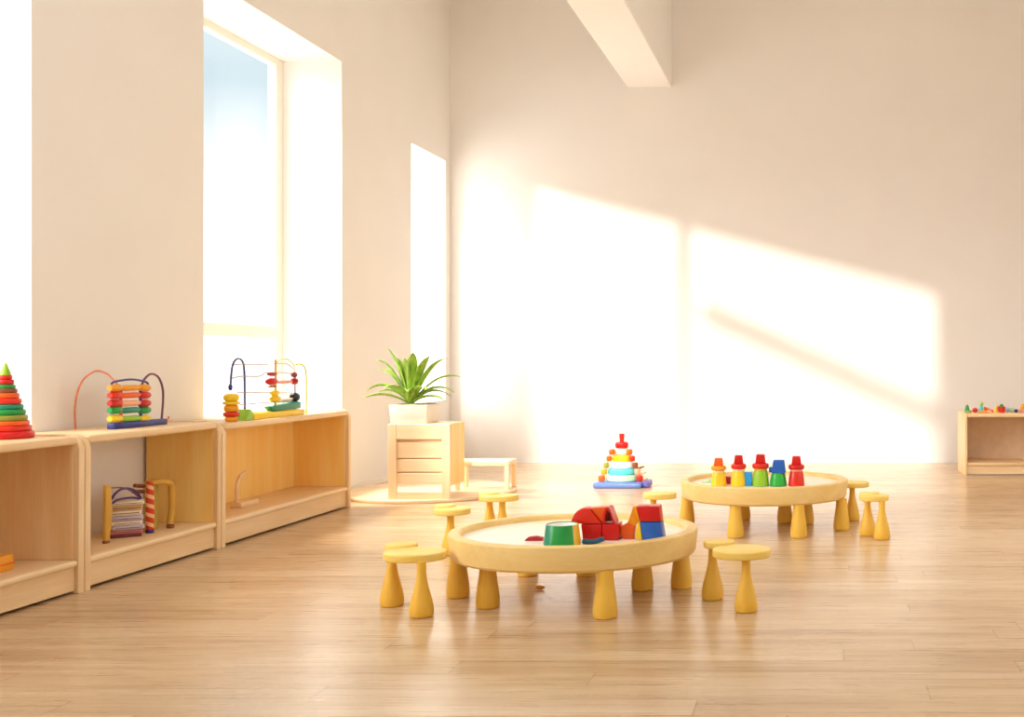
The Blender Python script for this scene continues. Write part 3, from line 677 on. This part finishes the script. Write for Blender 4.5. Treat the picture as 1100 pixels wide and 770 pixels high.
small(1076, 4.6, 4.6, 'ball', 'green', 'toy_ball', 'small dark green ball sitting in the red cup', 10.16, .045)
small(1082.5, 4.4, 5.5, 'ball', 'paleblue', 'toy_ball', 'pale blue egg-shaped ball right of the red cup', 10.24)
small(1086.5, 5.5, 4.5, 'box', 'mint', 'toy_block', 'pale mint block beside the pale blue ball', 10.3)
small(1091.5, 4.6, 4, 'ball', 'navy', 'toy_ball', 'small navy ball near right frame edge', 10.14)
small(1098, 6.5, 4, 'box', 'pink', 'toy_block', 'pink block cut by right frame edge', 10.16)
small(1098.5, 6, 5.5, 'dome', 'amber', 'toy_dome', 'amber dome standing on the pink block at right frame edge', 10.16, .0385)
# ================================================================ light
w = bpy.data.worlds.new('World'); bpy.context.scene.world = w; w.use_nodes = True
nt = w.node_tree; L = nt.links.new; bg = nt.nodes['Background']
tc = nt.nodes.new('ShaderNodeTexCoord'); sp = nt.nodes.new('ShaderNodeSeparateXYZ'); L(tc.outputs['Generated'], sp.inputs[0])
r = nt.nodes.new('ShaderNodeValToRGB'); cr = r.color_ramp
cr.elements[0].position = 0.0; cr.elements[0].color = (2.2, 2.15, 2.0, 1)
cr.elements[1].position = 1.0; cr.elements[1].color = (1.7, 1.75, 1.8, 1)
for pp, cc_ in ((.10, (1.9, 1.9, 1.85, 1)), (.165, (1.15, 1.2, 1.2, 1)), (.23, (.74, .92, 1.0, 1)), (.32, (.85, 1.0, 1.05, 1)), (.5, (1.8, 1.85, 1.9, 1))):
    e = cr.elements.new(pp); e.color = cc_
L(sp.outputs['Z'], r.inputs['Fac'])
mp = nt.nodes.new('ShaderNodeMapping'); mp.inputs['Scale'].default_value = (1.5, 1.5, 7); L(tc.outputs['Generated'], mp.inputs[0])
nz = nt.nodes.new('ShaderNodeTexNoise'); nz.inputs['Scale'].default_value = 2.6; nz.inputs['Detail'].default_value = 6; L(mp.outputs[0], nz.inputs['Vector'])
cl = nt.nodes.new('ShaderNodeValToRGB'); cl.color_ramp.elements[0].position = .52; cl.color_ramp.elements[1].position = .70; L(nz.outputs['Fac'], cl.inputs['Fac'])
mx = nt.nodes.new('ShaderNodeMixRGB'); L(cl.outputs['Color'], mx.inputs[0]); L(r.outputs['Color'], mx.inputs[1]); mx.inputs[2].default_value = (1.25, 1.25, 1.25, 1)
L(mx.outputs['Color'], bg.inputs['Color']); bg.inputs['Strength'].default_value = 1.0
def sun(name, d, energy, ang, col):
    l = bpy.data.lights.new(name, 'SUN'); l.energy = energy; l.angle = math.radians(ang); l.color = col
    o = bpy.data.objects.new(name, l); C.objects.link(o); o.rotation_euler = Vector(d).to_track_quat('-Z', 'Y').to_euler(); o.location = (0, 0, 9)
    return o
sun('sun', (0, 1, -NS), 3.4, 1.7, (1.0, .975, .93))
sun('side_fill_sun', (.74, .60, -.50), 6.5, 50, (1.0, .985, .96))  # second wide sun added to whiten the window reveals
def area(name, loc, d, sx_, sy_, p_, col):
    l = bpy.data.lights.new(name, 'AREA'); l.shape = 'RECTANGLE'; l.size = sx_; l.size_y = sy_; l.energy = p_; l.color = col
    o = bpy.data.objects.new(name, l); C.objects.link(o); o.location = loc; o.rotation_euler = Vector(d).to_track_quat('-Z', 'Y').to_euler()
area('window_fill_lamp', (XL - TH - .35, 10.68, 2.0), (1, .12, -.15), .9, 2.6, 60, (1.0, .98, .95))  # lamp added outside the corner window to brighten the far left
area('window_fill_lamp', (-6.6, 7.6, 5.75), (1, .04, -.80), 1.2, 1.2, 800, (1.0, .97, .92))  # lamp added above view outside the tall window to whiten the floor
area('room_fill_light', (2.7, 6.4, 2.3), (-1, -.10, -.06), 4.0, 2.4, 37, (1.0, .985, .95))
# ================================================================ camera
cam = bpy.data.cameras.new('camera'); cam.sensor_fit = 'HORIZONTAL'; cam.sensor_width = 36; cam.lens = 36.0 * F / 1100
cam.shift_x = -(PX0 - 550) / 1100; cam.clip_end = 200
co = bpy.data.objects.new('camera', cam); C.objects.link(co); co.location = (0, 0, EYE); co.rotation_euler = (PI / 2, 0, 0)
sc = bpy.context.scene; sc.camera = co
sc.view_settings.view_transform = 'Standard'; sc.view_settings.look = 'None'; sc.view_settings.exposure = -0.10
try:
    sc.cycles.use_denoising = True; sc.cycles.max_bounces = 10; sc.cycles.diffuse_bounces = 6
except Exception: pass
